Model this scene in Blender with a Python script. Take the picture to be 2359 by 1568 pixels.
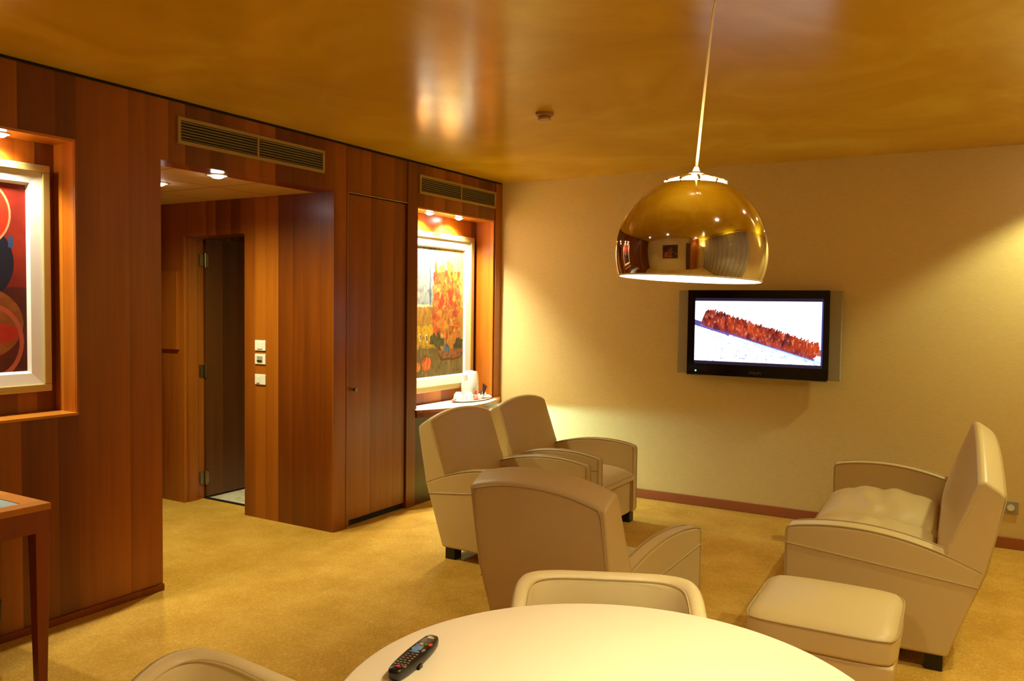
import bpy, bmesh, math, random
from mathutils import Vector, Matrix
R = math.radians
random.seed(7)
S = bpy.context.scene
for o in list(bpy.data.objects): bpy.data.objects.remove(o)
COL = S.collection

# ------------------------------------------------------------------ camera
cam_d = bpy.data.cameras.new('camera'); cam = bpy.data.objects.new('camera', cam_d); COL.objects.link(cam)
cam_d.sensor_width = 36; cam_d.lens = 36 * 1891.1 / 2359; cam_d.clip_start = .02
YAW, PITCH, ROLL, EYE = .5324, .043, .013, 1.5364
fw = Vector((-math.sin(YAW)*math.cos(PITCH), math.cos(YAW)*math.cos(PITCH), -math.sin(PITCH)))
rt = Vector((math.cos(YAW), math.sin(YAW), 0)); up = rt.cross(fw)
r2 = math.cos(ROLL)*rt + math.sin(ROLL)*up; u2 = -math.sin(ROLL)*rt + math.cos(ROLL)*up
cam.matrix_world = Matrix(((r2.x,u2.x,-fw.x,0),(r2.y,u2.y,-fw.y,0),(r2.z,u2.z,-fw.z,EYE),(0,0,0,1)))
S.camera = cam
# ------------------------------------------------------------------ view, world
S.view_settings.view_transform = 'Standard'; S.view_settings.look = 'None'
S.view_settings.gamma = 1; S.view_settings.use_curve_mapping = False
S.view_settings.exposure = 0.46
W = bpy.data.worlds.new('world'); S.world = W; W.use_nodes = True
W.node_tree.nodes['Background'].inputs[0].default_value = (.5,.35,.18,1)
W.node_tree.nodes['Background'].inputs[1].default_value = .05
WARM = (1,.99,.54); HALO = (1,.97,.78)
K_DOWN, K_NICHE, K_PASS, K_PEND, K_CEIL, K_UP = 52, 66, 56, 15, 11, 48

# ------------------------------------------------------------------ helpers
def lin(c):
    f = lambda v: v/12.92 if v <= .04045 else ((v+.055)/1.055)**2.4
    return tuple(f(x/255) for x in c) + (1,)
class N:
    def __init__(s, name):
        s.m = bpy.data.materials.new(name); s.m.use_nodes = True; s.t = s.m.node_tree
        s.b = s.t.nodes['Principled BSDF']
    def n(s, typ, **kw):
        x = s.t.nodes.new(typ)
        for k, v in kw.items():
            if hasattr(x, k): setattr(x, k, v)
            else: x.inputs[k.replace('_', ' ')].default_value = v
        return x
    def l(s, a, b): s.t.links.new(a, b)
    def set(s, **kw):
        for k, v in kw.items(): s.b.inputs[k.replace('_', ' ')].default_value = v
        return s
def ramp(m, fac, stops, interp='LINEAR'):
    r = m.n('ShaderNodeValToRGB'); e = r.color_ramp.elements; r.color_ramp.interpolation = interp
    while len(e) < len(stops): e.new(.5)
    for x, (p, c) in zip(e, stops): x.position = p; x.color = c
    m.l(fac, r.inputs[0]); return r.outputs[0]
def mathn(m, op, a, b=None):
    x = m.n('ShaderNodeMath', operation=op)
    for i, v in enumerate((a, b)):
        if v is None: continue
        if isinstance(v, (int, float)): x.inputs[i].default_value = v
        else: m.l(v, x.inputs[i])
    return x.outputs[0]
def simple(name, c, rough=.5, metal=0, **kw):
    m = N(name); m.set(Base_Color=lin(c), Roughness=rough, Metallic=metal, **kw); return m.m
def noise_bump(m, scale, strength, dist=.01, detail=3, vec=None):
    n = m.n('ShaderNodeTexNoise', Scale=scale, Detail=detail)
    if vec is None:
        g = m.n('ShaderNodeNewGeometry'); vec = g.outputs['Position']
    m.l(vec, n.inputs['Vector'])
    b = m.n('ShaderNodeBump', Strength=strength, Distance=dist); m.l(n.outputs[0], b.inputs['Height'])
    m.l(b.outputs[0], m.b.inputs['Normal']); return n
def emit(name, c, s):
    m = N(name); m.set(Base_Color=(0,0,0,1), Emission_Color=c if len(c) == 4 else c+(1,), Emission_Strength=s); return m.m

def wood_mat(name, c0, c1, c2, axis=None, strip=.125, rough=.28, spec=.5, off=0.0):
    """book-matched veneer strips running up; axis None -> strips along x+y"""
    m = N(name); g = m.n('ShaderNodeNewGeometry'); sp = m.n('ShaderNodeSeparateXYZ'); m.l(g.outputs['Position'], sp.inputs[0])
    if axis is None: s = mathn(m, 'ADD', sp.outputs[0], sp.outputs[1]); along = sp.outputs[2]
    elif axis == 'x': s = mathn(m,'ADD',sp.outputs[1],mathn(m,'MULTIPLY',sp.outputs[2],1.0)); along = sp.outputs[0]
    else: s = mathn(m,'ADD',sp.outputs[0],mathn(m,'MULTIPLY',sp.outputs[2],1.0)); along = sp.outputs[1]
    s = mathn(m, 'ADD', s, 20.0+off)
    warp = m.n('ShaderNodeTexNoise', Scale=.9, Detail=1); cb = m.n('ShaderNodeCombineXYZ')
    m.l(mathn(m,'MULTIPLY',s,6.0), cb.inputs[0]); m.l(cb.outputs[0], warp.inputs['Vector'])
    s2 = mathn(m, 'ADD', mathn(m,'DIVIDE', s, strip), mathn(m,'MULTIPLY', warp.outputs[0], 1.2))
    wn = m.n('ShaderNodeTexWhiteNoise', noise_dimensions='1D'); m.l(mathn(m,'FLOOR', s2), wn.inputs['W'])
    fr = mathn(m, 'FRACT', s2)
    # grain: fine streaks along the length
    cg = m.n('ShaderNodeCombineXYZ'); m.l(mathn(m,'MULTIPLY',s,55.0), cg.inputs[0]); m.l(mathn(m,'MULTIPLY',along,1.3), cg.inputs[1]); m.l(mathn(m,'MULTIPLY',wn.outputs[0],40.0), cg.inputs[2])
    gn = m.n('ShaderNodeTexNoise', Scale=1.0, Detail=4, Roughness=.6); m.l(cg.outputs[0], gn.inputs['Vector'])
    cg2 = m.n('ShaderNodeCombineXYZ'); m.l(mathn(m,'MULTIPLY',s,9.0), cg2.inputs[0]); m.l(mathn(m,'MULTIPLY',along,.9), cg2.inputs[1]); m.l(mathn(m,'MULTIPLY',wn.outputs[0],17.0), cg2.inputs[2])
    gb = m.n('ShaderNodeTexNoise', Scale=1.0, Detail=2); m.l(cg2.outputs[0], gb.inputs['Vector'])
    f = mathn(m,'ADD', mathn(m,'MULTIPLY', wn.outputs[0], .55), mathn(m,'ADD', mathn(m,'MULTIPLY', gn.outputs[0], .28), mathn(m,'ADD', mathn(m,'MULTIPLY', gb.outputs[0], .42), mathn(m,'MULTIPLY', fr, .14))))
    col = ramp(m, f, [(.32,lin(c0)),(.62,lin(c1)),(.98,lin(c2))])
    m.l(col, m.b.inputs['Base Color']); m.set(Roughness=rough, Specular_IOR_Level=spec)
    b = m.n('ShaderNodeBump', Strength=.05, Distance=.002); m.l(gn.outputs[0], b.inputs['Height']); m.l(b.outputs[0], m.b.inputs['Normal'])
    return m.m

M = {}
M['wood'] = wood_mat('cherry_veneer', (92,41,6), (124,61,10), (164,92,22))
M['wood_lit'] = wood_mat('cherry_veneer_lit', (128,58,8), (164,86,16), (202,124,34), strip=.11)  # same cherry veneer, lightened so its colour carries the strong lamplight
M['wood_x'] = wood_mat('cherry_rail_across', (120,62,14), (152,86,22), (186,116,38), axis='x')
M['wood_y'] = wood_mat('cherry_rail_along', (150,80,16), (184,108,26), (206,134,44), axis='y', strip=.3)  # cherry brightened: lamplight on the niche sill is put into the colour
M['wood_dark'] = wood_mat('dark_door_veneer', (58,28,8), (82,42,13), (104,58,20), strip=.11)
M['desk_wood'] = wood_mat('desk_wood', (150,84,22), (184,112,34), (204,132,46), axis='y', strip=.2, rough=.4)
M['leg_wood'] = wood_mat('desk_leg_wood', (88,32,8), (118,50,12), (138,64,20), strip=.2, rough=.4)
M['black_foot'] = simple('black_wood_foot', (22,15,12), .4)
M['dark_gap'] = simple('dark_gap', (12,8,5), .8)  # near-black colour, mostly standing in for shade in gaps and recesses
M['chrome'] = simple('polished_chrome', (232,222,204), .05, 1)
M['steel'] = simple('brushed_steel', (150,138,112), .3, 1)
M['white_enamel'] = simple('white_enamel', (245,240,230), .4)
M['white_plastic'] = simple('white_plastic', (232,228,215), .35)
M['white_china'] = simple('white_china', (240,238,232), .2)
M['black_plastic'] = simple('black_plastic', (18,16,15), .3)
M['black_glass'] = simple('black_gloss_bezel', (9,9,11), .08)
M['silver_plastic'] = simple('silver_grey_plastic', (158,150,124), .5)
M['glass_inset'] = simple('pale_blue_glass_inset', (176,196,196), .08)
M['green_led'] = emit('green_led', (.1,1,.2), 4)
M['spot_glow'] = emit('halogen_glow', (1,.95,.9), 50)
M['pend_glow'] = emit('pendant_glow', (1,.88,.68), 30)
M['brass'] = simple('champagne_vent_metal', (176,152,92), .45, .2)
M['slat'] = simple('vent_slat_metal', (150,134,90), .35, .3)
M['gold'] = simple('pale_gold_frame', (196,170,100), .38, .35)
M['white_frame'] = simple('white_frame_bevel', (240,236,222), .4)
M['table_top'] = simple('cream_table_laminate', (244,230,192), .35)
M['counter_white'] = simple('white_counter', (250,248,240), .12)
M['cable'] = simple('pale_cable', (206,176,120), .4)
M['orange_paper'] = simple('orange_sachet_paper', (225,110,50), .6)
M['brown_paper'] = simple('dark_brown_stirrers', (60,34,20), .6)
M['navy_paper'] = simple('navy_sachet', (40,40,90), .5)
M['grey_paper'] = simple('grey_sachet', (120,118,100), .6)
M['red_paper'] = simple('red_sachet', (200,60,50), .6)
M['baseboard'] = wood_mat('reddish_baseboard', (146,80,44), (160,92,52), (174,106,62), axis='x', strip=.5, rough=.4)
# leather
def leather(name, c):
    m = N(name); m.set(Base_Color=lin(c), Roughness=.42, Specular_IOR_Level=.4)
    tc = m.n('ShaderNodeTexCoord'); noise_bump(m, 260, .12, .002, 2, tc.outputs['Object']); return m.m
M['leather'] = leather('cream_leather', (206,180,124)); M['piping'] = leather('cream_leather_piping', (184,158,104))
M['leather2'] = leather('pale_tub_leather', (222,202,144)); M['seam'] = leather('seam_stitch', (206,182,124))
# ceiling: polished ochre plaster
m = N('polished_ochre_plaster'); g = m.n('ShaderNodeNewGeometry')
n1 = m.n('ShaderNodeTexNoise', Scale=1.3, Detail=6, Roughness=.55, Distortion=.9); m.l(g.outputs['Position'], n1.inputs['Vector'])
m.l(ramp(m, n1.outputs[0], [(.3,lin((200,155,20))),(.5,lin((214,170,28))),(.7,lin((226,188,54)))]), m.b.inputs['Base Color'])
n2 = m.n('ShaderNodeTexNoise', Scale=5, Detail=0, Distortion=.0); m.l(g.outputs['Position'], n2.inputs['Vector'])
b = m.n('ShaderNodeBump', Strength=.12, Distance=.01); m.l(n2.outputs[0], b.inputs['Height']); m.l(b.outputs[0], m.b.inputs['Normal'])
m.set(Specular_IOR_Level=.16, Roughness=.2)
M['ceiling'] = m.m
# wallpaper with a fine horizontal weave
m = N('cream_wallpaper'); g = m.n('ShaderNodeNewGeometry'); mp = m.n('ShaderNodeMapping'); mp.inputs['Scale'].default_value = (30,30,420)
m.l(g.outputs['Position'], mp.inputs['Vector']); n1 = m.n('ShaderNodeTexNoise', Scale=1, Detail=2); m.l(mp.outputs[0], n1.inputs['Vector'])
m.l(ramp(m, n1.outputs[0], [(.3,lin((216,192,122))),(.7,lin((226,204,136)))]), m.b.inputs['Base Color'])
b = m.n('ShaderNodeBump', Strength=.15, Distance=.002); m.l(n1.outputs[0], b.inputs['Height']); m.l(b.outputs[0], m.b.inputs['Normal']); m.set(Roughness=.6)
M['wallpaper'] = m.m
# carpet
m = N('sand_carpet'); g = m.n('ShaderNodeNewGeometry')
n1 = m.n('ShaderNodeTexNoise', Scale=3.2, Detail=5, Roughness=.62); m.l(g.outputs['Position'], n1.inputs['Vector'])
n2 = m.n('ShaderNodeTexVoronoi', Scale=95); m.l(g.outputs['Position'], n2.inputs['Vector'])
mx = mathn(m, 'ADD', mathn(m,'MULTIPLY',n1.outputs[0],.8), mathn(m,'MULTIPLY',n2.outputs[0],.3))
m.l(ramp(m, mx, [(.3,lin((176,132,46))),(.52,lin((198,152,62))),(.75,lin((214,170,80)))]), m.b.inputs['Base Color'])
b = m.n('ShaderNodeBump', Strength=.5, Distance=.006); m.l(n2.outputs[0], b.inputs['Height']); m.l(b.outputs[0], m.b.inputs['Normal'])
m.set(Roughness=.95, Specular_IOR_Level=.1); M['carpet'] = m.m
# passage ceiling tiles
m = N('passage_ceiling_tiles'); g = m.n('ShaderNodeNewGeometry'); sp = m.n('ShaderNodeSeparateXYZ'); m.l(g.outputs['Position'], sp.inputs[0])
def gridline(src, off):
    f = mathn(m,'FRACT', mathn(m,'DIVIDE', mathn(m,'ADD', src, off), .61)); return mathn(m,'LESS_THAN', f, .016)
gl = mathn(m,'MAXIMUM', gridline(sp.outputs[0], 4.35+6.1), gridline(sp.outputs[1], -2.99+6.1))
m.l(ramp(m, gl, [(0,lin((206,172,110))),(1,lin((110,72,30)))], 'CONSTANT'), m.b.inputs['Base Color']); m.set(Roughness=.7); M['ceil_tile'] = m.m
m.t.nodes['Color Ramp'].color_ramp.elements[1].position = .5
# bathroom tile
m = N('white_marble_tile'); g = m.n('ShaderNodeNewGeometry'); n1 = m.n('ShaderNodeTexNoise', Scale=6, Detail=5, Distortion=2); m.l(g.outputs['Position'], n1.inputs['Vector'])
m.l(ramp(m, n1.outputs[0], [(.4,lin((236,228,206))),(.6,lin((214,200,170)))]), m.b.inputs['Base Color']); m.set(Roughness=.25); M['tile'] = m.m
# curtain
M['curtain'] = simple('grey_curtain_cloth', (190,188,176), .8)
def vcol_mat(name, rough=.5, em=0):
    m = N(name); a = m.n('ShaderNodeVertexColor', layer_name='paint'); m.l(a.outputs[0], m.b.inputs['Base Color']); m.set(Roughness=rough)
    if em: m.l(a.outputs[0], m.b.inputs['Emission Color']); m.set(Emission_Strength=em, Base_Color=(0,0,0,1)); m.t.links.remove(m.b.inputs['Base Color'].links[0])
    return m.m
M['paint'] = vcol_mat('oil_paint', .55); M['screen'] = vcol_mat('lit_screen', .2, 1.5)

# ---- mesh building
def box(bm, x0, x1, y0, y1, z0, z1):
    vs = [bm.verts.new((x,y,z)) for z in (z0,z1) for y in (y0,y1) for x in (x0,x1)]
    for f in ((0,2,3,1),(4,5,7,6),(0,1,5,4),(2,6,7,3),(0,4,6,2),(1,3,7,5)): bm.faces.new([vs[i] for i in f])
def new(): return bmesh.new()
def prism(bm, pts, lo, hi, axis='y'):
    """polygon pts in (u,z) extruded along v"""
    f = {'y': lambda u,v,z: (u,v,z), 'x': lambda u,v,z: (v,u,z), 'z': lambda u,v,z: (u,z,v)}[axis]
    a = [bm.verts.new(f(u,lo,z)) for u,z in pts]; c = [bm.verts.new(f(u,hi,z)) for u,z in pts]
    bm.faces.new(a); bm.faces.new(c[::-1]); n = len(pts)
    for i in range(n): bm.faces.new((a[i], c[i], c[(i+1)%n], a[(i+1)%n]))
def lathe(bm, prof, seg=32, c=(0,0,0), cap=True, a0=0):
    rings = []
    for r, z in prof:
        if r < 1e-6: rings.append([bm.verts.new((c[0],c[1],c[2]+z))])
        else: rings.append([bm.verts.new((c[0]+r*math.cos(a0+2*math.pi*i/seg), c[1]+r*math.sin(a0+2*math.pi*i/seg), c[2]+z)) for i in range(seg)])
    for A, B in zip(rings, rings[1:]):
        for i in range(seg):
            j = (i+1) % seg
            if len(A) == 1 and len(B) == 1: break
            if len(A) == 1: bm.faces.new((A[0], B[i], B[j]))
            elif len(B) == 1: bm.faces.new((A[i], B[0], A[j]))
            else: bm.faces.new((A[i], B[i], B[j], A[j]))
    if cap:
        for rg in (rings[0], rings[-1]):
            if len(rg) > 1: bm.faces.new(rg)
def tube(bm, pts, r, seg=8, closed=False, cap=True):
    pts = [Vector(p) for p in pts]; n = len(pts); rings = []; prev = None
    for i, p in enumerate(pts):
        if closed: t = pts[(i+1)%n] - pts[i-1]
        else: t = pts[min(i+1,n-1)] - pts[max(i-1,0)]
        t.normalize()
        if prev is None:
            a = t.orthogonal().normalized()
        else: a = (prev - t*prev.dot(t)).normalized()
        prev = a; b_ = t.cross(a); rr = r[i] if isinstance(r, (list,tuple)) else r
        rings.append([bm.verts.new(p + a*rr*math.cos(2*math.pi*k/seg) + b_*rr*math.sin(2*math.pi*k/seg)) for k in range(seg)])
    m_ = n if closed else n-1
    for i in range(m_):
        A, B = rings[i], rings[(i+1)%n]
        for k in range(seg): bm.faces.new((A[k], A[(k+1)%seg], B[(k+1)%seg], B[k]))
    if cap and not closed: bm.faces.new(rings[0][::-1]); bm.faces.new(rings[-1])
def obj(name, bm, mat, parent=None, bevel=0, seg=3, smooth=False, sub=0, kind=None, angle=40, label=None):
    bmesh.ops.recalc_face_normals(bm, faces=bm.faces[:])
    me = bpy.data.meshes.new(name); bm.to_mesh(me); bm.free()
    o = bpy.data.objects.new(name, me); COL.objects.link(o)
    if mat: me.materials.append(M[mat] if isinstance(mat, str) else mat)
    if parent: o.parent = parent
    if bevel:
        b = o.modifiers.new('bevel','BEVEL'); b.width = bevel; b.segments = seg; b.limit_method = 'ANGLE'; b.angle_limit = R(35)
        smooth = True
    if sub: s = o.modifiers.new('sub','SUBSURF'); s.levels = s.render_levels = sub; smooth = True
    if smooth:
        me.set_sharp_from_angle(angle=R(angle)) if not (bevel or sub) else None
        for p in me.polygons: p.use_smooth = True
        if bevel:
            w = o.modifiers.new('wn','WEIGHTED_NORMAL'); w.keep_sharp = True
    if kind: o['kind'] = kind
    if label: o['label'] = label
    return o
def tag(o, label, cat, group=None):
    o['label'] = label; o['category'] = cat
    if group: o['group'] = group
    return o
def thing(name, label, cat, loc=(0,0,0), rz=0, group=None):
    o = bpy.data.objects.new(name, None); COL.objects.link(o); o.location = loc; o.rotation_euler = (0,0,rz); o.empty_display_size = .1
    return tag(o, label, cat, group)
def copy_tree(o, parent=None):
    c = o.copy(); COL.objects.link(c); c.parent = parent
    for ch in [x for x in bpy.data.objects if x.parent == o]: copy_tree(ch, c)
    return c
def spot(parent, loc, energy, size=80, blend=.5, aim=(0,0,-1), color=WARM, rad=.03):
    l = bpy.data.lights.new('spot_light','SPOT'); l.energy = energy; l.spot_size = R(size); l.spot_blend = blend; l.color = color; l.shadow_soft_size = rad
    o = bpy.data.objects.new('spot_light', l); COL.objects.link(o); o.location = loc
    o.rotation_euler = Vector(aim).to_track_quat('-Z','Y').to_euler()
    if parent: o.parent = parent; o.location = loc
    return o

def downlight(loc, label, group, energy, size=90, blend=.5, r=.04, color=WARM, aim=(0,0,-1)):
    t = thing('downlight', label, 'light', loc, 0, group)
    bm = new(); lathe(bm, [(r*.82,-.001),(r*.86,-.006),(r*1.25,-.005),(r*1.28,0)], 28, cap=False); obj('ring', bm, 'white_enamel', t, smooth=True)
    bm = new(); lathe(bm, [(0,-.020),(r*.5,-.018),(r*.8,-.011),(r*.9,-.002)], 24, cap=False); obj('bulb', bm, 'spot_glow', t, smooth=True)
    spot(t, (0,0,-.035), energy, size, blend, aim, color); return t
# ------------------------------------------------------------------ ROOM SHELL
XW, YF, H = -3.776, 6.19, 2.60           # wood wall plane, far wall plane, ceiling
XR, YB = 1.75, -1.5
bm = new(); box(bm, -6.6, XR+.1, YB-.1, 4.26, -.06, 0); box(bm, XW-.3, XR+.1, 4.26, YF+.1, -.06, 0); obj('floor', bm, 'carpet', kind='structure')
bm = new(); box(bm, -6.6, XW-.3, 4.262, YF+.1, -.06, .002); obj('floor_bathroom', bm, 'tile', kind='structure')
bm = new(); box(bm, XW-.05, XR+.1, YB-.1, YF+.1, H, H+.08); obj('ceiling', bm, 'ceiling', kind='structure')
bm = new(); box(bm, -6.6, XW-.17, 2.78, 4.08, 2.27, 2.33); obj('ceiling_passage', bm, 'ceil_tile', kind='structure')
bm = new(); box(bm, XW-.3, XR+.1, YF, YF+.12, 0, H); obj('wall_far', bm, 'wallpaper', kind='structure')
bm = new(); box(bm, XR, XR+.12, YB-.1, YF, 0, H); obj('wall_right', bm, 'wallpaper', kind='structure')
bm = new(); box(bm, XW-.3, XR, YB-.12, YB, 0, H); obj('wall_back', bm, 'wallpaper', kind='structure')
bm = new(); box(bm, -2.5, XR, YF-.016, YF, 0, .074); box(bm, -3.776, -2.5, YF-.016, YF, 0, .074); obj('baseboard_far', bm, 'baseboard', kind='structure', bevel=.003)
# near wood wall with its display niche
N1 = (1.22, 2.326, .985, 2.29)
bm = new()
box(bm, XW-.3, XW, YB, 2.78, 0, N1[2]); box(bm, XW-.3, XW, YB, 2.78, N1[3], H)
box(bm, XW-.3, XW, YB, N1[0], N1[2], N1[3]); box(bm, XW-.3, XW, N1[1], 2.78, N1[2], N1[3])
box(bm, XW-.3, XW-.17, N1[0], N1[1], N1[2], N1[3])
obj('wall_left', bm, 'wood', kind='structure')
# slim solid edging around the niche
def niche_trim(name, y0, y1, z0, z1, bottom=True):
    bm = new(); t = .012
    box(bm, XW-.17, XW+.004, y1-t, y1, z0, z1); box(bm, XW-.17, XW+.004, y0, y0+t, z0, z1); obj(name, bm, 'wood_lit', kind='structure')
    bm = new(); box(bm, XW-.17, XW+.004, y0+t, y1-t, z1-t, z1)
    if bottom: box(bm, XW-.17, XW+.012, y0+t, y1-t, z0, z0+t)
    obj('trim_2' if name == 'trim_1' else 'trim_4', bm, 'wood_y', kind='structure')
niche_trim('trim_1', *N1)
bm = new(); box(bm, XW, XW+.012, YB, 2.782, 0, .035); obj('baseboard_left', bm, 'leg_wood', kind='structure', bevel=.003)
bm = new(); box(bm, XW, XW+.008, YB, YF, H-.012, H); obj('trim_5', bm, 'dark_gap', kind='structure')  # near-black strip painted in for the shaded gap under the ceiling
# passage: left side wall, far end, header, right partition with door opening
bm = new(); box(bm, -6.6, XW-.3, 2.66, 2.78, 0, 2.6); obj('wall_passage_left', bm, 'wood', kind='structure')
bm = new(); box(bm, -6.72, -6.6, 2.66, YF, 0, 2.6); obj('wall_passage_end', bm, 'wood', kind='structure')
bm = new(); box(bm, XW-.17, XW, 2.78, 4.08, 2.27, H); obj('wall_header', bm, 'wood', kind='structure')
DX0, DX1, DZ = -5.28, -4.622, 2.02
bm = new(); box(bm, DX1, XW-.02, 4.08, 4.26, 0, H); box(bm, -6.6, DX0, 4.08, 4.26, 0, H); box(bm, DX0, DX1, 4.08, 4.26, DZ, H); box(bm, XW-.02, XW, 4.08, 4.2, 0, H)
obj('wall_partition', bm, 'wood', kind='structure')
bm = new(); box(bm, XW-.32, XW-.3, 4.26, YF, 0, H); obj('wall_bathroom', bm, 'wallpaper', kind='structure')
bm = new(); box(bm, -6.6, XW-.32, 4.26, YF, H, H+.05); obj('ceiling_bathroom', bm, 'wallpaper', kind='structure')
bm = new(); box(bm, -6.6, XW-.32, YF-.02, YF+.1, 0, H); obj('wall_bathroom_far', bm, 'wallpaper', kind='structure')
# open door leaf swung into the bathroom, with hinges
bm = new(); box(bm, DX0-.02, DX0+.022, 4.265, 5.0, .018, DZ-.01)
door = obj('door_1', bm, 'wood_dark', kind='structure', bevel=.002)
downlight((-4.35,5.0,H), 'bathroom ceiling downlight hidden behind the partition', 'bathroom downlight', 60, 52, .7)
for z in (1.85, 1.0, .165):
    bm = new(); box(bm, DX0, DX0+.012, 4.215, 4.262, z-.045, z+.045); tube(bm, [(DX0+.02,4.262,z-.055),(DX0+.02,4.262,z+.055)], .009, 10)
    box(bm, DX0+.022, DX0+.024, 4.266, 4.285, z-.045, z+.045)
    obj('hinge', bm, 'steel', door, label='silver steel door hinge')
bm = new(); box(bm, DX0, DX1, 4.255, 4.27, .0, .012); obj('trim_6', bm, 'dark_gap', kind='structure')
# door frame strip around the opening
bm = new(); box(bm, DX0-.008, DX0+.010, 4.12, 4.20, 0, DZ+.004); obj('trim_7', bm, 'wood', kind='structure', bevel=.003)
# meter cupboard panel beside the doorway
bm = new(); box(bm, -5.72, DX0-.05, 4.055, 4.081, 1.166, 1.76)
fp = obj('cupboard_panel', bm, 'wood', bevel=.004); tag(fp, 'small flush square wood access panel beside the open passage door', 'panel')

# ------------------------------------------------------------------ wardrobe between passage and lit niche
wd = thing('wardrobe', 'tall built-in wood wardrobe with plain door between passage and lit niche', 'wardrobe', (XW,4.58,0))
def ch(name, bm, mat, parent, off, **kw):
    o = obj(name, bm, mat, parent, **kw); o.location = tuple(-a for a in off); return o
OFF = (XW,4.58,0)
bm = new(); box(bm, XW-.3, XW+.003, 4.201, 4.212, 0.0, H-.013); box(bm, XW-.3, XW+.006, 4.862, 4.972, 0, H-.013); box(bm, XW-.3, XW, 4.212, 4.862, 2.285, H-.013)
ch('carcass', bm, 'wood', wd, OFF, bevel=.002)
bm = new(); box(bm, XW-.28, XW-.03, 4.213, 4.861, 0, .035); ch('reveal_shade', bm, 'dark_gap', wd, OFF)  # near-black block stands in for the shadow reveal under the door
bm = new(); box(bm, XW-.03, XW-.008, 4.217, 4.852, .045, 2.272); dr = ch('door', bm, 'wood', wd, OFF, bevel=.003)
bm = new(); box(bm, XW-.006, XW+.004, 4.2125, 4.2155, .03, 2.283); box(bm, XW-.006, XW+.004, 4.2155, 4.86, 2.277, 2.283); ch('edge_highlight', bm, 'brass', wd, OFF)  # pale strips put in as the highlight along the lit door edge
bm = new(); tube(bm, [(XW-.008,4.275,.945),(XW+.015,4.275,.945)], .007, 12); tube(bm, [(XW+.013,4.275,.945),(XW+.03,4.275,.945)], .013, 16)
kn = obj('knob', bm, 'steel', dr, smooth=True)

# ------------------------------------------------------------------ lit niche with counter
N2 = (4.973, 6.075, .73, 2.266)
bm = new(); box(bm, XW-.3, XW-.2, N2[0], N2[1], 0, N2[3]); obj('wall_niche_back', bm, 'wood_lit', kind='structure')
bm = new(); box(bm, XW-.3, XW, N2[0], N2[1], N2[3], H); obj('wall_niche_header', bm, 'wood', kind='structure')
bm = new(); box(bm, XW-.3, XW, N2[1], YF, 0, H); obj('wall_niche_side', bm, 'wood', kind='structure')
niche_trim('trim_3', N2[0], N2[1], N2[2]+.01, N2[3], bottom=False)
bm = new(); box(bm, XW, XW+.014, 6.088, YF, 0, H-.013); obj('trim_8', bm, 'wood', kind='structure', bevel=.003)
# counter with bowed front
def bow(inset, n=20):
    y0, y1 = N2[0]+.002, YF-.003
    pts = []
    for i in range(n+1):
        t = i/n; y = y0 + (y1-y0)*t; pts.append((XW+.018 + .175*math.sin(math.pi*min(1,t*1.0))**.9 - inset, y))
    return pts
CT = .73
counter = thing('counter', 'bow-fronted wood counter with bright white top inside the lit niche', 'counter', (XW,5.52,.0)); OC = (XW,5.52,0)
def slab(inset, z0, z1, back=.198, yb=None):
    bm = new(); P = [p for p in bow(inset)]; pts = [(XW-back, N2[0]+.002)] + P + [(XW+.014, YF-.003), (XW+.014, N2[1]-.014), (XW-back, N2[1]-.014)]
    # polygon
    lo = [bm.verts.new((x,y,z0)) for x,y in pts]; hi = [bm.verts.new((x,y,z1)) for x,y in pts]
    bm.faces.new(lo[::-1]); bm.faces.new(hi)
    for i in range(len(pts)): j=(i+1)%len(pts); bm.faces.new((lo[i],lo[j],hi[j],hi[i]))
    return bm
ch('worktop', slab(0, CT-.022, CT-.002), 'wood_lit', counter, OC)
bm = new(); P = bow(.004); P = [p for p in P if p[1] < 6.03]; pts = [(XW-.165, N2[0]+.004)] + P + [(XW-.165, 5.99)]
lo = [bm.verts.new((x,y,CT-.004)) for x,y in pts]; hi = [bm.verts.new((x,y,CT)) for x,y in pts]; bm.faces.new(hi); bm.faces.new(lo[::-1])
for i in range(len(pts)): j=(i+1)%len(pts); bm.faces.new((lo[i],lo[j],hi[j],hi[i]))
ch('white_top', bm, 'counter_white', counter, OC, label='bright white counter surface')
bm = new(); F = bow(.004); B = bow(.02)
for z0, z1 in ((.672, CT-.022),):
    lo = [bm.verts.new((x,y,z0)) for x,y in F]; hi = [bm.verts.new((x,y,z1)) for x,y in F]; lb = [bm.verts.new((x,y,z0)) for x,y in B]; hb = [bm.verts.new((x,y,z1)) for x,y in B]
    for i in range(len(F)-1):
        bm.faces.new((lo[i],lo[i+1],hi[i+1],hi[i])); bm.faces.new((lb[i],hb[i],hb[i+1],lb[i+1])); bm.faces.new((lo[i],lb[i],lb[i+1],lo[i+1])); bm.faces.new((hi[i],hi[i+1],hb[i+1],hb[i]))
ch('apron', bm, 'leg_wood', counter, OC)
bm = new(); box(bm, XW-.198, XW-.005, N2[0]+.004, 5.50, 0, CT-.031); ch('cabinet', bm, 'wood_dark', counter, OC)
lt = thing('strip_light', 'slim cool strip light tucked under the niche counter', 'light', (XW-.12,5.78,.69))
bm = new(); box(bm, -.018, .018, -.2, .2, -.008, .008); obj('tube', bm, emit('cool_tube_glow', (.75,1,.8), 3), lt)
l = bpy.data.lights.new('strip_light_lamp','AREA'); l.shape = 'RECTANGLE'; l.size = .03; l.size_y = .4; l.energy = 24; l.color = (.5,.95,1)
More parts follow.
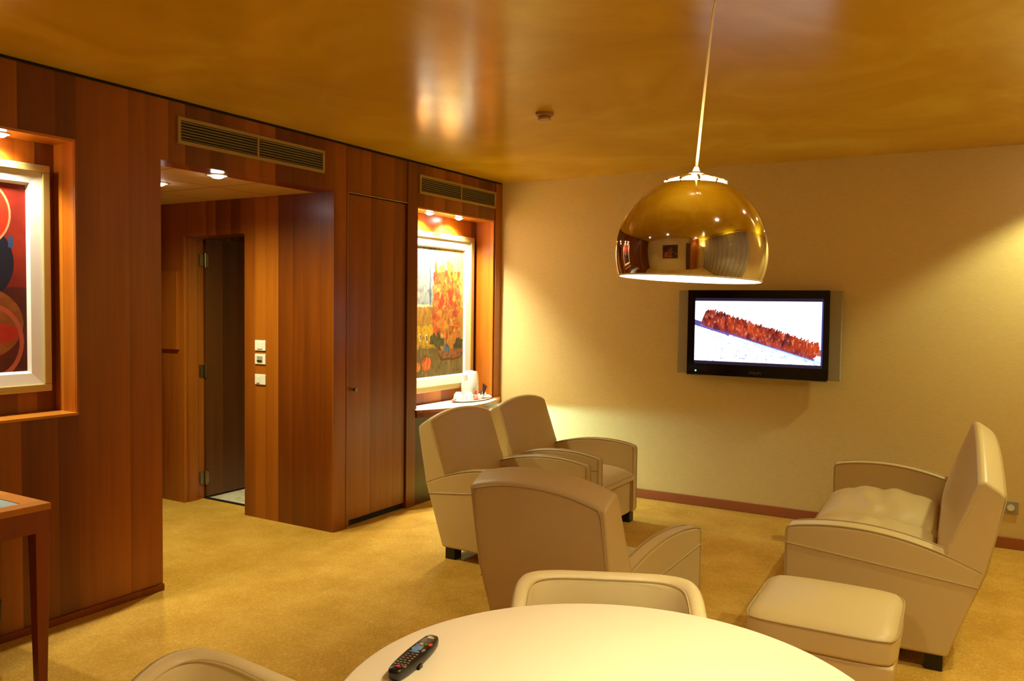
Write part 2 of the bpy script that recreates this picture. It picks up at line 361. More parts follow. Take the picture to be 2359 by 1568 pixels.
o = bpy.data.objects.new('strip_light_lamp', l); COL.objects.link(o); o.parent = lt; o.location = (.02,0,-.012); Zx = -Vector((.8,.15,-.6)).normalized(); Yx = (Vector((0,1,0)) - Zx*Zx.y).normalized(); Xx = Yx.cross(Zx); o.rotation_euler = Matrix((Xx, Yx, Zx)).transposed().to_euler()

# ------------------------------------------------------------------ recessed downlights
TZ = N1[3]-.012
downlight((XW-.10,2.03,TZ), 'halogen downlight in the top of the near-left niche', 'niche downlights', K_NICHE*.75, 125, 1, .032, HALO, (-.3,0,-1))
downlight((XW-.10,1.55,TZ), 'halogen downlight above the red abstract painting, just out of frame', 'niche downlights', K_NICHE*.75, 125, 1, .032, HALO, (-.3,0,-1))
TZ = N2[3]-.012
downlight((XW-.085,5.255,TZ), 'left of the two downlights over the flower painting', 'niche downlights', K_NICHE*1.5, 135, 1, .032, HALO, (-.25,0,-1))
downlight((XW-.085,5.66,TZ), 'right of the two downlights over the flower painting', 'niche downlights', K_NICHE*1.5, 135, 1, .032, HALO, (-.25,0,-1))
downlight((-3.93,3.27,2.27), 'larger-looking downlight in the passage ceiling nearest the room', 'passage downlights', K_PASS, 165, 1, .045)
downlight((-4.53,3.32,2.27), 'passage ceiling downlight half behind the wood wall edge', 'passage downlights', K_PASS, 165, 1, .045)
for x, y, lb in ((.45,1.05,'above the right of the round table'),(.45,2.35,'between the round table and the footstool, to the right'),(.5,3.6,'above the near end of the sofa'),(.60,5.74,'by the far wall, throwing the bright scallop at the right edge')):
    wl = y > 5
    downlight((x,y,H), 'recessed ceiling downlight ' + lb, 'room ceiling downlights', K_DOWN*(1.25 if wl else 1), 118 if wl else 96, .35 if wl else .6, .055)
for x, y, lb in ((-1.2,-.7,'in the middle of the rear ceiling'),(.78,-1.2,'at the right of the rear ceiling'),(-2.7,-.6,'at the left of the rear ceiling')):
    downlight((x,y,H), 'recessed downlight behind the camera, ' + lb, 'rear ceiling downlights', K_DOWN*.5, 80, .8, .045)

# ------------------------------------------------------------------ air vents
def vent(y0, y1, z0, z1, ym, label, nsl):
    yc = (y0+y1)/2; t = thing('air_vent', label, 'vent', (XW, yc, z0), 0, 'air vents high in the wood wall')
    w = (y1-y0)/2; h = z1-z0; b = .018
    bm = new()
    box(bm, 0, .012, -w, w, 0, b); box(bm, 0, .012, -w, w, h-b, h); box(bm, 0, .012, -w, -w+b, b, h-b); box(bm, 0, .012, w-b, w, b, h-b)
    box(bm, 0, .010, ym-yc-.006, ym-yc+.006, b, h-b)
    obj('frame', bm, 'brass', t)
    bm = new(); box(bm, .0005, .002, -w+b, w-b, b, h-b); obj('cavity_shade', bm, 'dark_gap', t)  # flat near-black sheet painted as the shaded cavity behind the slats
    bm = new(); n = nsl
    for i in range(n):
        z = b + (h-2*b)*(i+.5)/n
        prism(bm, [(.002,z-.0035),(.009,z+.0015),(.009,z+.0035),(.002,z-.001)], -w+b, w-b)
    obj('slats', bm, 'slat', t)
vent(2.878, 3.982, 2.371, 2.514, 3.43, 'long champagne metal air vent above the passage opening', 7)
vent(5.0, 6.086, 2.368, 2.51, 5.56, 'champagne metal air vent above the lit flower painting', 7)

# ------------------------------------------------------------------ switches, socket, detector
def switch(z, kind, label):
    t = thing('wall_switch', label, 'switch', (-4.457, 4.08, z), 0, 'switch plates on the passage partition')
    bm = new(); box(bm, -.052, .052, -.010, 0, -.037, .037); obj('plate', bm, 'white_plastic', t, bevel=.004)
    if kind == 'rocker':
        bm = new(); box(bm, -.027, .027, -.014, -.0102, -.024, .024); obj('rocker', bm, 'white_plastic', t, bevel=.002)
        bm = new(); box(bm, -.02, .02, -.0125, -.010, -.0275, -.0255); obj('shadow_slot', bm, 'silver_plastic', t)
    elif kind == 'card':
        bm = new(); box(bm, -.027, .027, -.0125, -.0102, -.02, .02); r_ = obj('keycard_slot', bm, 'silver_plastic', t)
        bm = new(); box(bm, -.022, .022, -.018, -.0125, -.016, -.008); obj('slot_mouth', bm, 'black_plastic', r_)
    else:
        bm = new(); box(bm, -.03, .002, -.014, -.0102, -.024, .024); obj('rocker', bm, 'white_plastic', t, bevel=.002)
        bm = new(); box(bm, -.028, -.012, -.016, -.0142, -.027, -.022); obj('indicator', bm, 'grey_paper', t)
switch(1.230, 'rocker', 'topmost of the three white switch plates on the wood partition')
switch(1.134, 'card', 'middle switch plate, with a grey key slot')
switch(.990, 'half', 'lowest of the three white switch plates on the wood partition')
t = thing('wall_socket', 'metal-edged wall socket behind the right end of the sofa', 'socket', (.122,YF,.27))
bm = new(); box(bm, -.042, .042, -.012, 0, -.042, .042); obj('plate', bm, 'silver_plastic', t, bevel=.004)
bm = new(); lathe(bm, [(.0,.0),(.021,.0),(.021,.003),(.0,.003)], 24, cap=False); bm.transform(Matrix.Translation((0,-.0125,0))@Matrix.Rotation(R(90),4,'X')); obj('socket_face', bm, 'white_plastic', t)
t = thing('smoke_detector', 'small round smoke detector on the ochre ceiling', 'smoke detector', (-2.19,4.04,H))
bm = new(); lathe(bm, [(.05,0),(.05,-.012),(.044,-.018),(.03,-.02)], 32, cap=True); obj('base', bm, simple('aged_cream_plastic',(168,120,50),.5), t, smooth=True)
bm = new(); lathe(bm, [(.034,-.0205),(.034,-.032)], 32); obj('sensor_grille', bm, 'slat', t)
bm = new(); lathe(bm, [(.038,-.0325),(.036,-.040),(.02,-.044),(0,-.045)], 32); obj('cap', bm, simple('cream_plastic_cap',(196,160,96),.5), t, smooth=True)

# ------------------------------------------------------------------ paint helpers (pictures)
def h2(i, j): 
    v = math.sin(i*127.1 + j*311.7)*43758.5453; return v - math.floor(v)
def vn(x, y):
    i, j = math.floor(x), math.floor(y); fx, fy = x-i, y-j; fx = fx*fx*(3-2*fx); fy = fy*fy*(3-2*fy)
    return (h2(i,j)*(1-fx)+h2(i+1,j)*fx)*(1-fy) + (h2(i,j+1)*(1-fx)+h2(i+1,j+1)*fx)*fy
def fbm(x, y, o=4): return sum(vn(x*2**k+k*7, y*2**k+k*3)/2**(k+1) for k in range(o))
def mix(a, b, t): t = max(0,min(1,t)); return tuple(a[i]*(1-t)+b[i]*t for i in range(3))
def sm(a, b, x): t = max(0,min(1,(x-a)/(b-a))); return t*t*(3-2*t)
GAM = 1.45
def picture_mesh(name, w, h, nx, ny, fn, mat, parent, loc, rz, xs=None):
    """a grid facing local -y, s in 0..1 left to right, t in 0..1 bottom to top"""
    bm = new(); lay = bm.loops.layers.color.new('paint'); xs = xs or [i/nx for i in range(nx+1)]; V = [[bm.verts.new((w*(xs[i]-.5), 0, h*(j/ny-.5))) for i in range(nx+1)] for j in range(ny+1)]
    C = [[fn(xs[i], j/ny) for i in range(nx+1)] for j in range(ny+1)]
    for j in range(ny):
        for i in range(nx):
            f = bm.faces.new((V[j][i], V[j][i+1], V[j+1][i+1], V[j+1][i]))
            for lp, (a,b) in zip(f.loops, ((j,i),(j,i+1),(j+1,i+1),(j+1,i))):
                lp[lay] = tuple((x/255)**GAM for x in C[a][b]) + (1,)
    me = bpy.data.meshes.new(name); bm.to_mesh(me); bm.free(); o = bpy.data.objects.new(name, me); COL.objects.link(o)
    me.materials.append(M[mat]); o.parent = parent; o.location = loc; o.rotation_euler = (0,0,rz); return o

# painting with autumn flowers (still life)
rnd = random.Random(4)
flowers = [(.40+.5*rnd.random(), .30+.52*rnd.random(), .018+.03*rnd.random(), rnd.choice([(214,110,50),(222,146,60),(204,84,50),(226,190,90),(224,170,80),(214,124,90),(190,120,60)])) for _ in range(170)]
flowers = [f for f in flowers if abs(f[0]-.66) < .30-.2*abs(f[1]-.5)]
buds = [(.38+.14*k/2+.05*rnd.random(), .6+.3*rnd.random(), (230,120,50)) for k in range(6)]
def still(s, t):
    n = fbm(s*9, t*13); n2 = fbm(s*40+3, t*30+9, 2); n3 = fbm(s*22+5, t*26, 3); s0, t0 = s, t; s += (fbm(s*14, t*14+9, 2)-.375)*.05; t += (fbm(s*14+5, t*14, 2)-.375)*.035
    c = mix((150,160,150), (206,196,150), n)
    if t > .42:                                      # window with pale light
        c = mix(mix((132,148,158),(200,200,186), fbm(s*12, t*3)), (226,206,130), sm(.35,.55,s)*.8)
        if s < .38 and abs(t-.55) < .01: c = (222,214,180)
        if abs(s-.33) < .012 and t > .55: c = (120,136,146)
        if t < .54: c = mix((176,140,60),(210,168,84), n)
    else: c = mix((178,150,60),(206,174,80), n)
    if .24 < t < .40 and s < .42: c = mix((206,170,40),(226,196,70), n2)
    if .27 < t < .33 and (.12 < s < .17 or .24 < s < .29): c = (240,220,160)
    if .28 < t < .32 and (.135 < s < .155 or .255 < s < .275): c = (110,80,30)
    if t < .22: c = mix((126,112,60),(160,142,80), n)
    # foliage mass and stems
    d = ((s-.66)/.30)**2 + ((t-.52)/.36)**2
    if d + (n-.5)*.9 < 1: c = mix(c, mix((196,128,50),(232,186,90), n2), .65)
    if abs((s-.70) - .08*math.sin(t*20)) < .012 and .35 < t < .9: c = (222,214,176)
    for fx, fy, r_, fc in flowers:
        q = ((s-fx)/r_/1.05)**2 + ((t-fy)/r_/.75)**2
        if q > 2.2: continue
        q += (fbm(s*50+fx*90, t*60)-.5)*2.2
        if q < 1: c = mix(c, mix(fc, (120,60,30), max(0,(q-.4))*.7 + (n2-.5)*.8), .85)
    for fx, fy, fc in buds:
        q = ((s-fx)/.02)**2 + ((t-fy)/.04)**2
        if q < 1: c = fc
    # dark leaves, basket, blue bloom, pumpkins
    if ((s-.48)/.13)**2 + ((t-.27)/.06)**2 + (n3-.45)*3.5 < 1: c = mix((74,88,52),(140,130,66), n2)
    if ((s-.90)/.09)**2 + ((t-.25)/.05)**2 + (n3-.45)*3.5 < 1: c = mix((70,84,70),(120,112,70), n2)
    if abs(s-.74) < .25 and .125+.06*((s-.74)/.25)**4 < t < .205: c = mix((150,104,60),(184,134,84), vn(s*40, t*60))
    if abs(s-.74) < .25 and abs(t-(.120+.06*((s-.74)/.25)**4)) < .007: c = (100,76,44)
    if ((s-.66)/.06)**2 + ((t-.21)/.035)**2 + (n3-.45)*3 < 1: c = mix((90,120,140),(140,160,170), n2)
    for px_, py_, pr, pc in ((.27,.105,.085,(224,120,56)),(.10,.088,.06,(224,150,50))):
        q = ((s-px_)/pr)**2 + ((t-py_)/(pr*.62))**2
        if q < 1: c = mix(pc, (240,190,120), .35*(1-q) + .25*math.cos((s-px_)/pr*9))
        elif q < 1.18: c = mix(c, (110,80,40), .7)
    c = mix(c, (238,206,130), max(0, fbm(s0*46, t0*16+3, 2)-.42)*1.3); c = mix(c, (206,120,60), max(0, vn(s0*30+9, t0*44)-.72)*1.1); return mix(c, (80,66,40), max(0,(.38-n2))*1.0)
def abstract(s, t):
    n = fbm(s*8, t*10); n2 = fbm(s*30, t*40, 2)
    c = mix((150,44,14), (206,84,26), n) if t > .45 else mix((96,24,12), (140,44,20), n)
    if t > .45: c = mix(c, (150,40,20), sm(.2,.0,t-.45)*.7)
    # pale body shape and navy sweep
    q = ((s-.72)/.12)**2 + ((t-.60)/.16)**2
    if ((s-.77)/.16)**2 + ((t-.58)/.185)**2 < 1: c = mix((24,26,64),(46,52,92), n2)
    if ((s-.68)/.125)**2 + ((t-.55)/.13)**2 < 1: c = mix((190,176,130),(214,204,160), n2)
    if ((s-.70)/.05)**2 + ((t-.47)/.05)**2 < 1: c = mix((70,70,60),(150,150,120), n2)
    # ball with pale ring
    d = math.hypot((s-.73)*.86, (t-.835)*.88)
    if d < .160: c = (220,180,140)
    if d < .150: c = mix((250,60,12),(255,96,30), n)
    if ((s-.69)/.04)**2 + ((t-.88)/.05)**2 < 1: c = (70,70,64)
    # lower ochre mass
    if ((s-.74)/.24)**2 + ((t-.26)/.19)**2 < 1: c = mix((150,92,36),(196,128,60), fbm(s*14,t*26))
    if ((s-.86)/.10)**2 + ((t-.205)/.05)**2 < 1: c = mix((196,60,30),(210,84,50), n2)
    if abs(math.hypot((s-.80), (t-.16)*.9) - .17) < .012 and s > .7: c = (206,120,90)
    if .9 < s < .93 and .66 < t < .72: c = (90,110,150)
    return c
def framed(name, label, yc, zc, x, cw, chh, fn, nx, ny, gold=.04, white=.068, xs=None):
    t = thing(name, label, 'painting', (x, yc, zc-chh/2-gold-white))
    z0 = chh/2+gold+white
    def ring(a_in, a_out, x0, x1, mat, nm, bev):
        bm = new(); wi, hi_, wo, ho = cw/2+a_in, chh/2+a_in, cw/2+a_out, chh/2+a_out
        for y0, y1, zz0, zz1 in ((-wo,wo,-ho,-hi_),(-wo,wo,hi_,ho),(-wo,-wi,-hi_,hi_),(wi,wo,-hi_,hi_)): box(bm, x0, x1, y0, y1, z0+zz0, z0+zz1)
        return obj(nm, bm, mat, t, bevel=bev)
    ring(white, white+gold, 0, .045, 'gold', 'outer_frame', .004)
    # bevelled white inner frame slopes back to the canvas
    bm = new(); wi, hi_, wo, ho = cw/2, chh/2, cw/2+white, chh/2+white
    def rr(w, h, xx): return [bm.verts.new((xx, a*w, z0+b*h)) for a, b in ((-1,-1),(1,-1),(1,1),(-1,1))]
    A, B_, D = rr(wi,hi_,.012), rr(wi+.012,hi_+.012,.028), rr(wo,ho,.034)
    for P_, Q_ in ((A,B_),(B_,D)):
        for i in range(4): j=(i+1)%4; bm.faces.new((P_[i],P_[j],Q_[j],Q_[i]))
    obj('inner_frame', bm, 'white_frame', t)
    picture_mesh('canvas', cw, chh, nx, ny, fn, 'paint', t, (.013, 0, z0), R(90), xs)
    return t
framed('painting', 'large framed still life of orange flowers and pumpkins in the lit niche', 5.53, 1.47, XW-.199, .72, 1.05, still, 190, 280, .045, .075)
framed('painting', 'framed abstract painting with red ball and navy shape in the near-left niche', 1.77, 1.632, XW-.169, .80, .87, abstract, 190, 420, .035, .065, [.7*i/60 for i in range(60)] + [.7+.3*i/130 for i in range(131)])

# ------------------------------------------------------------------ tea things on the counter
tray = tag(obj('serving_tray', (lambda b: (lathe(b, [(0,0),(.16,0),(.185,.012),(.19,.012),(.165,-.003),(0,-.003)], 40), b)[1])(new()), 'white_china', smooth=True), 'oval white tray under the kettle and cups', 'tray')
tray.location = (XW-.025, 5.80, CT+.0035); tray.scale = (.62, 1.35, 1)
TT = CT+.0165
kx, ky = XW-.07, 5.83
kt = thing('kettle', 'white electric jug kettle on the lit counter', 'kettle', (kx,ky,TT), R(0))
bm = new(); lathe(bm, [(0,0),(.068,0),(.07,.012),(.066,.018)], 32); obj('power_base', bm, 'white_plastic', kt, smooth=True)
bm = new(); lathe(bm, [(0,.019),(.066,.019),(.074,.05),(.075,.10),(.068,.16),(.060,.195)], 32, cap=False)
obj('body', bm, 'white_plastic', kt, smooth=True)
bm = new(); lathe(bm, [(.0605,.195),(.056,.212),(.03,.228),(0,.232)], 32, cap=False); obj('lid', bm, 'white_plastic', kt, smooth=True)
bm = new(); tube(bm, [(0,.045,.212),(0,.09,.208),(0,.112,.18),(0,.116,.12),(0,.105,.07),(0,.075,.045)], .011, 10); obj('handle', bm, 'white_plastic', kt, smooth=True)
bm = new(); prism(bm, [(-.066,.205),(-.088,.198),(-.064,.15)], -.018, .018, 'x'); obj('spout', bm, 'white_plastic', kt, bevel=.004)
def cup(x, y, label):
    t = thing('cup', label, 'cup', (x,y,TT), 0, 'upturned tea cups on the tray')
    bm = new(); lathe(bm, [(.042,0),(.041,.02),(.034,.05),(.024,.064),(.022,.068),(.018,.068),(.018,.062),(0,.062)], 28, cap=False); obj('bowl', bm, 'white_china', t, smooth=True)
    bm = new(); tube(bm, [(0,-.036,.045),(0,-.056,.042),(0,-.06,.025),(0,-.04,.012)], .004, 8); obj('handle', bm, 'white_china', t, smooth=True)
cup(XW-.03, 5.60, 'upturned white cup on the tray, left of the kettle'); cup(XW+.035, 5.655, 'upturned white cup in front of the kettle, nearer the counter edge')
t = thing('sachet_bowl', 'small white bowl of tea and sugar sachets beside the kettle', 'bowl', (XW+.03,5.80,TT))
bm = new(); lathe(bm, [(0,0),(.035,0),(.05,.035),(.047,.036),(.033,.004),(0,.004)], 28, cap=False); obj('bowl', bm, 'white_china', t, smooth=True)
for k, (mname, x, y, tilt, lab) in enumerate((('orange_paper',XW+.03,5.785,12,'orange sachet standing in the small white bowl'),('grey_paper',XW+.02,5.762,-18,'grey sachet leaning at the left of the bowl'),('navy_paper',XW+.045,5.825,8,'dark blue sachet at the right of the bowl'))):
    bm = new(); box(bm, -.0025, .0025, -.018, .018, 0, .062); o = obj('sachet', bm, mname); o.location = (x,y,TT+.008); o.rotation_euler = (R(tilt),R(6*k-6),R(10*k)); tag(o, lab, 'sachet', 'sachets in the bowl')
t = thing('stirrer_bundle', 'dark bundle of stirrers sticking up right of the kettle', 'stirrers', (XW+.0,5.925,TT))
bm = new()
for k in range(5): tube(bm, [(0,0,0),(-.01+.005*k,.02+.008*k,.115-.006*k)], .004, 6)
obj('sticks', bm, 'brown_paper', t)
t = thing('spoon', 'white spoon lying on a saucer at the right end of the tray', 'spoon', (XW-.01,5.95,TT+.016), R(20))
bm = new(); tube(bm, [(0,-.09,0),(0,-.03,.004),(0,.0,.006)], [.003,.003,.005], 8); obj('handle', bm, 'white_china', t, smooth=True)
bm = new(); bmesh.ops.create_uvsphere(bm, u_segments=16, v_segments=10, radius=.022); bm.transform(Matrix.Translation((0,.02,.012))@Matrix.Diagonal((1,1.3,.8,1))); obj('bowl', bm, 'white_china', t, smooth=True)
bm = new(); lathe(bm, [(0,0),(.04,0),(.06,.008),(.058,.010),(.04,.003),(0,.003)], 28, cap=False); o = tag(obj('saucer', bm, 'white_china', smooth=True), 'white saucer under the spoon', 'saucer'); o.location = (XW-.01,5.955,TT+.003)
bm = new(); box(bm, -.02,.02,-.028,.028,0,.004); o = tag(obj('sachet', bm, 'red_paper', bevel=.001), 'red sachet lying flat in front of the cups', 'sachet', 'sachets on the tray'); o.location = (XW+.06,5.73,TT+.004); o.rotation_euler=(0,0,.6)
bm = new(); box(bm, -.018,.018,-.02,.02,0,.004); o = tag(obj('sachet', bm, 'red_paper', bevel=.001), 'small red sachet lying at the far left end of the tray', 'sachet', 'sachets on the tray'); o.location = (XW-.04,5.535,TT+.004); o.rotation_euler=(0,0,.2)

# ------------------------------------------------------------------ television
TY = 6.085; GAM = 1.0
tv = thing('television', 'wall-mounted flat television showing a hairy red caterpillar', 'television', (-1.518,TY,1.03))
x0, x1, z1 = -.507, .507, .638
bm = new(); box(bm, x0, x1, 0, .05, 0, z1); obj('case', bm, 'black_plastic', tv, bevel=.006)
bm = new()
for a,b_,c,d in ((x0,x1,0,.085),(x0,x1,z1-.058,z1),(x0,x0+.055,.085,z1-.058),(x1-.033,x1,.085,z1-.058)): box(bm, a, b_, -.012, 0, c, d)
obj('bezel', bm, 'black_glass', tv)
for s_ in (-1, 1):
    bm = new(); box(bm, s_*.508 if s_ > 0 else -.592, .592 if s_ > 0 else -.508, .012, .05, .004, z1-.002)
    obj('speaker', bm, 'silver_plastic', tv, bevel=.006, label='slim silver-grey speaker strip')
bm = new(); box(bm, -.2, .2, .05, YF-TY-.0005, .2, .45); obj('wall_bracket', bm, 'black_plastic', tv)
bm = new(); lathe(bm, [(0,0),(.006,0),(.006,.002),(0,.002)], 12, cap=False); bm.transform(Matrix.Translation((-.437,-.0125,.03))@Matrix.Rotation(R(90),4,'X')); obj('power_light', bm, 'green_led', tv)
bm = new(); box(bm, x0, x1, -.010, .004, -.008, 0); obj('lower_trim', bm, 'silver_plastic', tv)
c = bpy.data.curves.new('logo','FONT'); c.body = 'PHILIPS'; c.size = .028; c.extrude = .0006; c.align_x = 'CENTER'
tmp = bpy.data.objects.new('tmp', c); COL.objects.link(tmp); dg = bpy.context.evaluated_depsgraph_get(); me = bpy.data.meshes.new_from_object(tmp.evaluated_get(dg)); bpy.data.objects.remove(tmp)
lg = bpy.data.objects.new('logo', me); COL.objects.link(lg); me.materials.append(M['steel']); lg.parent = tv; lg.location = (.01,-.0132,.022); lg.rotation_euler = (R(90),0,0)
SW, SH = .926, .495
def screen(s, t):
    yc = .80 - .52*(s-.06)/.9 if True else 0
    if t > .955 or t < .05: return (26,20,34)
    if s > .985: return (40,44,100)
    tt = (t-.05)/.905; asp = 1.75
    a, b_ = (.07,.74), (.965,.20)                 # spine of the caterpillar
    dx, dy = (b_[0]-a[0])*asp, b_[1]-a[1]; L = math.hypot(dx,dy); px_, py_ = (s-a[0])*asp, tt-a[1]
    u = (px_*dx+py_*dy)/L/L; v = (-px_*dy+py_*dx)/L
    fr = (vn(u*160, 3)-.5)*.05; half = .152 - .02*u
    c = (250,252,255)
    low = .60-.46*s*1.02
    if tt < .62 - .62*s**1.0*.7:                  # pale rocks below
        c = (236,242,252) if fbm(s*5,tt*5) < .6 else (222,232,250)
        k = fbm(s*26, tt*20, 3)
        if abs(k-.56) < .006+.014*s: c = (70,90,160)
        elif abs(k-.66) < .008: c = (110,125,190)
        if v < -.13 and v > -.22 and u > .3: c = mix((150,178,210), c, sm(-.14,-.22,v))
    if v < -half*.6 and v > -half-.03+ (fr if u > .25 else 0) and -.08 < u < .28: c = (70,60,120)
    if -half-.012 < v < -half+.02 and 0 < u < 1: c = (88,84,160)
    end = 1-sm(.0,.02,-u)-sm(.0,.02,u-1)
    if 0 <= u <= 1 and abs(v) < half+fr*(1.2 if v > 0 else .3):
        if min(u,1-u)*L < .035 and abs(v) > half*(.55+min(u,1-u)*L/.035*.45): return c
        f = fbm(u*34 + v*5, v*9+4, 4); g_ = vn(u*110+v*22, v*30)
        c = mix((70,16,12), (176,62,26), f*1.15)
        if g_ > .62: c = mix(c, (220,180,180), (g_-.62)*1.5)
        if f < .42: c = mix(c, (60,16,30), (.42-f)*4)
        c = mix(c, (90,40,70), sm(-.02,-half,v)*.45)
    if u > 1 and u < 1.06 and abs(v) < .05: c = (150,70,50)
    return c
picture_mesh('screen', SW, SH, 260, 140, screen, 'screen', tv, (-.507+.055+SW/2, -.004, .085+SH/2), 0)
rnd = random.Random(2)

# ------------------------------------------------------------------ ARMCHAIRS / SOFA
UF = .40
def arm_top(u): return .541 + .055*(u-.4) - .425*(u-.4)*(u+.25)
BF, BT, RT_, RA, RB = (-.245,.50), (-.362,.826), (-.462,.780), (-.400,.447), (-.264,.07)
def arch_pts():
    us = [UF-.012 - (UF-.012+.388)*i/22 for i in range(23)]; return [(u, arm_top(u)) for u in us]
def make_seat(name, label, cat, loc, rz, hw, ta, crown, cushions, group=None):
    t = thing(name, label, cat, loc, rz, group)
    prof = [(UF,.07),(UF,arm_top(UF)-.018),(UF-.005,arm_top(UF)-.004)] + arch_pts() + [(RB[0]+.012,RB[1])]
    for s in (-1, 1):
        bm = new(); lo, hi = sorted((s*hw, s*(hw-ta))); prism(bm, prof, lo, hi)
        a = obj('arm', bm, 'leather', t, bevel=.013, seg=4)
        for v in (s*(hw-.003), s*(hw-ta+.003)):
            bm = new(); pts = [(UF-.001, v, .09), (UF-.001, v, .3), (UF-.001, v, arm_top(UF)-.02), (UF-.008, v, arm_top(UF)-.001)] + [(u, v, z+.001) for u, z in arch_pts()[1:]]
            tube(bm, pts, .0038, 6); obj('piping', bm, 'piping', a, smooth=True)
        bm = new(); tube(bm, [(UF-.004, s*(hw+.0005), .467), (-.374, s*(hw+.0005), .387)], .004, 6); obj('seam', bm, 'piping', a, smooth=True)
    # base between the arms
    bm = new(); w = hw-ta-.002
    prism(bm, [(UF-.02,.07),(UF-.02,.295),(-.24,.295),(-.32,.25),(-.275,.07)], -w, w); obj('base', bm, 'leather', t, bevel=.008)
    # backrest, arched across its width
    bm = new(); nv = 18; sec = []
    side = [(-.20,.30), BF, (-.30,.655), BT, (-.385,.832+.004), (-.44,.800), RT_, (-.434,.62), RA, (-.335,.26), (RB[0]-.006,RB[1]), (RB[0]+.05,.07)]
    hwb = hw - .001
    lvl = {1:0,2:.35,3:1,4:1,5:1,6:1,7:.4}
    for k in range(nv+1):
        v = -hwb + 2*hwb*k/nv; q = 1-abs(v/hwb)**2.2
        bulge = .016*(1-abs(v/hwb)**4)
        ring = []
        for i, (u, z) in enumerate(side):
            zz = z + crown*q*lvl.get(i,0); uu = u + (bulge if i in (1,2) else 0) - (bulge*.4 if i in (7,) else 0)
            vv = v
            if i in (10,11,0) : vv = max(-hwb+.0, min(hwb, v))
            ring.append(bm.verts.new((uu, vv, zz)))
        sec.append(ring)
    n = len(side)
    for A, B_ in zip(sec, sec[1:]):
        for i in range(n): j=(i+1)%n; bm.faces.new((A[i],B_[i],B_[j],A[j]))
    bm.faces.new(sec[0]); bm.faces.new(sec[-1][::-1])
    back = obj('backrest', bm, 'leather', t, bevel=.022, seg=4)
    # keep only outer edges bevelled; add piping round the rear and the front panel
    def cr(v): return crown*(1-abs(v/hwb)**2.2)
    for u, z, rr in ((RT_[0]-.002, RT_[1]-.006, .0035),):
        bm = new(); pts = [(RB[0]-.004, -hwb+.016, .09),(RA[0]-.001, -hwb+.016, RA[1])] + [(u+.002, -hwb+.018, z-.02)] + [(u+.001, -hwb+.03 + (2*hwb-.06)*i/24, z+cr(-hwb+.03 + (2*hwb-.06)*i/24)-.004) for i in range(25)] + [(u+.002, hwb-.018, z-.02),(RA[0]-.001, hwb-.016, RA[1]),(RB[0]-.004, hwb-.016, .09)]
        tube(bm, pts, rr, 6); obj('piping', bm, 'piping', back, smooth=True)
    for s in (-1,1):
        bm = new(); tube(bm, [(BF[0]-.012, s*(hwb-.001), BF[1]+.02),(BT[0]-.012, s*(hwb-.001), BT[1]-.022)], .0028, 6); obj('seam', bm, 'seam', back, smooth=True)
    # seat cushions
    wc = 2*w/cushions
    for k in range(cushions):
        v0 = -w + wc*k + .004; v1 = v0 + wc - .008; puff = .065 if cushions > 1 else .022
        bm = new(); nu, nvv = 26, 26; u0, u1 = -.225, UF+.012; z0_, zt = .297, .405 if cushions == 1 else .415
        G = {}
        def prof_h(a): return max(0, 1-abs(a)**5)**.5
        for side_ in (0,1):
            for i in range(nu+1):
                for j in range(nvv+1):
                    a, b2 = 2*i/nu-1, 2*j/nvv-1
                    edge = i in (0,nu) or j in (0,nvv)
                    u = u0+(u1-u0)*i/nu; v = v0+(v1-v0)*j/nvv
                    hh = (prof_h(a)*prof_h(b2)); 
                    if side_ == 0:
                        z = z0_ + .045 + (zt-z0_-.045)*hh + puff*(1-a*a)*(1-b2*b2)
                        if cushions > 1: z += .014*(fbm(u*9+k*5+3, v*9)-.5)*hh + .010*math.sin(u*38+5*vn(v*7,k))*hh*(1-abs(a))
                    else: z = z0_
                    if side_ == 1 and edge: z = z0_+.012
                    G[(side_,i,j)] = bm.verts.new((u,v,z))
        for i in range(nu):
            for j in range(nvv):
                bm.faces.new((G[0,i,j],G[0,i+1,j],G[0,i+1,j+1],G[0,i,j+1])); bm.faces.new((G[1,i,j],G[1,i,j+1],G[1,i+1,j+1],G[1,i+1,j]))
        rim = [(i,0) for i in range(nu)] + [(nu,j) for j in range(nvv)] + [(i,nvv) for i in range(nu,0,-1)] + [(0,j) for j in range(nvv,0,-1)]
        for a, b2 in zip(rim, rim[1:]+rim[:1]): bm.faces.new((G[(0,)+a],G[(1,)+a],G[(1,)+b2],G[(0,)+b2]))
        cu = obj('seat_cushion', bm, 'leather', t, smooth=True, angle=60)
        bm = new(); zz = z0_+.047; tube(bm, [(u0,v0,zz),(u1,v0,zz),(u1+.001,(v0+v1)/2,zz),(u1,v1,zz),(u0,v1,zz)], .0035, 6); obj('piping', bm, 'piping', cu)
    for u in (UF-.05, RB[0]+.045):
        for v in (-hw+.05, hw-.05):
            bm = new(); box(bm, u-.035, u+.035, v-.035, v+.035, 0, .072); obj('foot', bm, 'black_foot', t, bevel=.003, label='short black square foot')
    return t
G1 = 'cream leather armchairs'
make_seat('armchair', 'cream leather armchair nearest the wardrobe, back to the wood wall, facing right', 'armchair', (-2.566,4.343,0), -.03, .327, .066, .05, 1, G1)
make_seat('armchair', 'cream leather armchair farthest away, beside the counter and far wall', 'armchair', (-2.593,5.186,0), -.011, .327, .066, .05, 1, G1)
make_seat('armchair', 'cream leather armchair seen from behind, its back toward the round table', 'armchair', (-1.489,3.251,0), 1.461, .327, .066, .05, 1, G1)
make_seat('sofa', 'cream leather two-seat sofa at the right, facing the armchairs', 'sofa', (-.437,4.788,0), 3.18, .916, .115, .11, 2)

